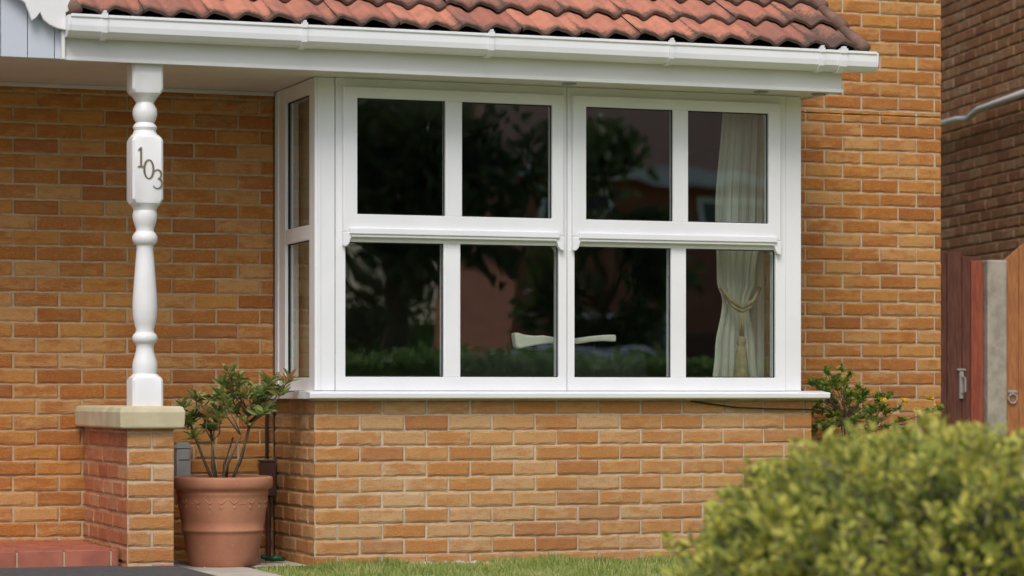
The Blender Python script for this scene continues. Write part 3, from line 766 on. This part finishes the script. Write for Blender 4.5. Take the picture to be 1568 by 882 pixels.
mb=MB(); rg=[(.0,.25),(.1,.48),(.3,.56),(.44,.46),(.52,.26),(.55,.05)]; lathe(mb,bc[0],bc[1],rg,20); mb.obj('inner_shade_foliage',simple('deep_foliage',(.04,.05,.02),(.08,.08,.04),25,.95),BU)

# ------------------------------------------------------------------ side gate, fence, neighbour
GA=empty('garden_gate'); gy0=1.6
mb=MB(); x=3.80
while x<4.42:
    zt=1.665-.35*max(0,(x-4.25))*.6
    mb.box(x,x+.096,gy0,gy0+.02,-.0,zt+random.uniform(-.004,.004)); x+=.10
mb.box(3.8,4.42,gy0+.021,gy0+.055,.25,.35); mb.box(3.8,4.42,gy0+.021,gy0+.055,1.30,1.40)
mb.obj('gate_boards',M_gate,GA,bevel=.004)
mb=MB(); mb.box(4.448,4.53,gy0-.02,gy0+.06,0,1.61); mb.obj('gate_post_timber',M_gatered,GA,bevel=.005)
mb=MB(); mb.box(4.375,4.40,gy0-.014,gy0-.001,.80,.96); mb.tube([(4.388,gy0-.015,.93),(4.388,gy0-.055,.92),(4.388,gy0-.055,.84),(4.388,gy0-.015,.83)],.006,6); mb.box(4.36,4.415,gy0-.014,gy0-.001,.965,.975); mb.obj('gate_latch',M_metal,GA)
mb=MB(); mb.box(4.541,4.672,gy0-.05,gy0+.06,-.05,1.615); mb.obj('concrete_fence_post',M_concrete,bevel=.01)
FE=empty('timber_fence'); mb=MB(); x=4.68
while x<6.2:
    zt=1.60+.28*math.sin(min(1,(x-4.66)/.55)*math.pi/2)
    xb=min(x+.097,6.2)
    z2=1.60+.28*math.sin(min(1,(xb-4.66)/.55)*math.pi/2)
    mb.add([(x,gy0,0),(xb,gy0,0),(xb,gy0+.02,0),(x,gy0+.02,0),(x,gy0,zt),(xb,gy0,z2),(xb,gy0+.02,z2),(x,gy0+.02,zt)],[(0,3,2,1),(4,5,6,7),(0,1,5,4),(1,2,6,5),(2,3,7,6),(3,0,4,7)])
    x+=.1
mb.box(4.68,6.2,gy0+.021,gy0+.06,.3,.4); mb.box(4.68,6.2,gy0+.021,gy0+.06,1.2,1.3)
mb.obj('fence_boards',M_fence,FE,bevel=.003)
mb=MB(); mb.tube([(4.73+.028*math.cos(a),gy0-.012,.80+.028*math.sin(a)) for a in np.linspace(0,6.3,16)],.005,6); mb.box(4.70,4.76,gy0-.008,gy0-.001,.835,.85); mb.obj('ring_latch',M_metal,FE)
NH=empty('neighbour_house')
a=R(10.7); nd=(math.sin(a),math.cos(a)); npnt=(5.8,3.85)
def nt_(u,d,z): return (npnt[0]+nd[0]*u-nd[1]*d,npnt[1]+nd[1]*u+nd[0]*d,z)
M_nb=brickmat('neighbour_brick',(.66,.44,.27),(.60,.34,.17),(.46,.21,.095),(.37,.15,.085))
brick_wall('neighbour_wall_brickwork',nt_,-1.5,2.5,.0,5.0,M_nb,NH,mort=simple('mortar_dark',(.56,.47,.35),(.46,.38,.28),25,.95))
mb=MB(); mb.box(-6,8,.03,6,-.1,6.0,lambda x,y,z:nt_(x,-y,z)); mb.obj('neighbour_body',simple('neighbour_brick_plain',(.38,.22,.11),(.30,.16,.08),12,.9),NH)
mb=MB(); mb.tube([nt_(2.0,.05,2.745),nt_(.35,.05,2.735),nt_(.12,.05,2.715),nt_(-.1,.05,2.755),nt_(-1.5,.05,2.78)],.022,10); mb.obj('waste_pipe',M_upvc,NH,smooth=True)

# ------------------------------------------------------------------ street opposite (seen in reflections)
OH=empty('opposite_house')
M_rb=simple('red_brick_far',(.40,.16,.105),(.31,.115,.08),3,.9)
hx=2.2
mb=MB(); mb.box(12.8+hx,21.0+hx,-43,-38,0,5.2); mb.obj('walls',M_rb,OH)
mb=MB(); mb.add([(12.5+hx,-37.6,5.2),(21.4+hx,-37.6,5.2),(21.4+hx,-43.4,5.2),(12.5+hx,-43.4,5.2),(12.5+hx,-40.5,7.2),(21.4+hx,-40.5,7.2)],[(0,1,5,4),(2,3,4,5),(0,4,3),(1,2,5),(0,3,2,1)]); mb.obj('roof',M_tiledark,OH)
mb=MB(); mg=MB()
for x,z,w,h in ((13.2,3.7,1.6,1.2),(16.6,3.7,1.6,1.2),(19.0,3.7,1.2,1.2),(13.8,1.1,2.2,1.4),(18.2,1.1,2.0,1.4)):
    x+=hx
    mb.ring((x-.0,x+w,z,z+h),(x+.15,x+w-.15,z+.15,z+h-.15),[(0,-38),(0,-37.93),(1,-37.93),(1,-38)]); mb.box(x+w/2-.07,x+w/2+.07,-38,-37.94,z+.15,z+h-.15)
    mg.quad((x+.1,-37.98,z+.1),(x+w-.1,-37.98,z+.1),(x+w-.1,-37.98,z+h-.1),(x+.1,-37.98,z+h-.1))
mb.box(12.5+hx,21.4+hx,-37.62,-37.5,5.05,5.25); mb.obj('window_frames',M_upvc,OH); mg.obj('panes',simple('pane_far',(.10,.11,.12),rough=.2),OH)
mb=MB(); mb.box(16.4+hx,17.4+hx,-38,-37.93,.0,2.1); mb.obj('door',M_gate,OH,bevel=.02)
def tree(name,x,y,h,cr,n,trunk=.25,z0=.32,ncl=38,sp=.62):
    T=empty(name); mb=MB()
    mb.tube([(x,y,-.1),(x+.1,y,h*.25),(x-.1,y+.1,h*.5),(x,y,h*.8)],[trunk,trunk*.75,trunk*.5,trunk*.2],10)
    cl=[]
    for k in range(ncl):
        a=random.uniform(0,6.28); zz=random.uniform(z0,1.0); rr=cr*math.sin(min(1,(zz-.12)*1.1)*math.pi*.86+.25)*random.uniform(.3,1)
        c_=(x+rr*math.cos(a),y+rr*math.sin(a),h*zz); cl.append(c_)
        mb.tube([(x,y,h*zz*.7),((x+c_[0])/2,(y+c_[1])/2,h*zz*.86),c_],[trunk*.3,trunk*.2,.02],6)
    mb.obj('trunk',M_bark,T)
    cl=np.array(cl); idx=RNG.integers(0,len(cl),n)
    P_=cl[idx]+RNG.normal(0,1,(n,3))*np.array([sp,sp,sp*.65])*cr/3
    leaves('foliage',P_,RNG.normal(size=(n,3)),RNG.uniform(.14,.28,n),RNG.uniform(.10,.18,n),M_tree,RNG.random(n)*.6+.4*np.clip((P_[:,2]/h),0,1),T)
tree('tree',9.0,-27.5,7.5,2.7,9000,.22,.36,34,.46)
tree('tree',13.1,-29,4.8,1.1,3500,.1,.3,20)
tree('tree',15.2,-54,8,3.4,5000,.3,.12,34,.5)
tree('tree',19.6,-31,8,2.0,6000)
tree('tree',0.5,-36,11,3.2,8000)
tree('tree',28,-36,12,4,8000)
M_hin=simple('hedge_inner',(.09,.15,.045),(.12,.19,.055),4,.95)
M_hl=leafmat('hedge_leaf',[(0,(.12,.20,.06)),(1,(.24,.35,.10))],.35)
def hedge(name,x0,x1,y,h,n,sz=1):
    HG=empty(name); mb=MB(); mb.box(x0,x1,y-.35,y+.35,-.05,h-.06); mb.obj('inner_hedge',M_hin,HG)
    Ph=np.stack([RNG.uniform(x0,x1,n),y+.37+RNG.normal(0,.04,n),RNG.uniform(0,h,n)],1)
    k_=n//3; Ph[:k_,1]=RNG.uniform(y-.4,y+.4,k_); Ph[:k_,2]=h-.04+RNG.normal(0,.05*sz,k_)
    leaves('foliage',Ph,RNG.normal(size=(n,3)),.09*sz,.06*sz,M_hl,RNG.random(n),HG)
hedge('hedge',1.5,14,-15.2,1.22,9000)
hedge('hedge',-10,40,-26.6,1.1,9000)
hedge('hedge',-20,60,-62,2.9,7000,3)
CA=empty('parked_car')
mb=MB()
body=[(8.6,.35),(8.55,.8),(8.9,.98),(9.7,1.05),(10.35,1.48),(11.7,1.5),(12.45,1.1),(12.9,1.02),(12.95,.4),(12.5,.3),(9.0,.3)]
mb.prism(body,-25.3,-23.6); mb.obj('body',simple('silver_car_paint',(.6,.6,.6),rough=.25),CA,bevel=.12)
mb=MB(); mb.prism([(9.85,1.08),(10.42,1.42),(11.6,1.44),(12.2,1.1)],-23.59,-23.57); mb.obj('side_glass',M_gasket,CA)
mb=MB()
for x in (9.5,12.1):
    for y in (-23.75,-25.3):
        n_=20; vs=[(x+.32*math.cos(2*math.pi*j/n_),y+s_,.32+.32*math.sin(2*math.pi*j/n_)) for s_ in (0,.18) for j in range(n_)]
        mb.add(vs,[tuple(range(n_)),tuple(range(2*n_-1,n_-1,-1))]+[(j,(j+1)%n_,n_+(j+1)%n_,n_+j) for j in range(n_)])
mb.obj('wheels',M_cable,CA)

# ------------------------------------------------------------------ light
w=bpy.data.worlds.new("World"); scene.world=w; w.use_nodes=True
nt=w.node_tree; bg=nt.nodes['Background']
sky=nt.nodes.new('ShaderNodeTexSky'); sky.sky_type='NISHITA'; sky.sun_disc=False
EL,AZ=R(50),R(205)
sky.sun_elevation=EL; sky.sun_rotation=AZ; sky.air_density=1.0; sky.dust_density=4; sky.ozone_density=2.2
nt.links.new(sky.outputs[0],bg.inputs[0]); bg.inputs[1].default_value=.15
sl=bpy.data.lights.new('sun','SUN'); sl.energy=1.5; sl.angle=R(26); sl.color=(1,.985,.975)
so=bpy.data.objects.new('sun',sl); COL.objects.link(so)
d=Vector((math.sin(AZ)*math.cos(EL),math.cos(AZ)*math.cos(EL),math.sin(EL)))
so.rotation_euler=(-d).to_track_quat('-Z','Y').to_euler()
# ------------------------------------------------------------------ camera
cam=bpy.data.cameras.new('camera'); co=bpy.data.objects.new('camera',cam); COL.objects.link(co)
co.location=(-3.595,-12.63,.82); co.rotation_euler=(R(90),0,-R(20))
cam.sensor_width=36; cam.lens=96.4; cam.shift_y=.1046; cam.clip_end=1000
cam.dof.use_dof=True; cam.dof.focus_distance=13.3; cam.dof.aperture_fstop=2.4
scene.camera=co
scene.view_settings.view_transform='Standard'; scene.view_settings.look='None'; scene.view_settings.exposure=0
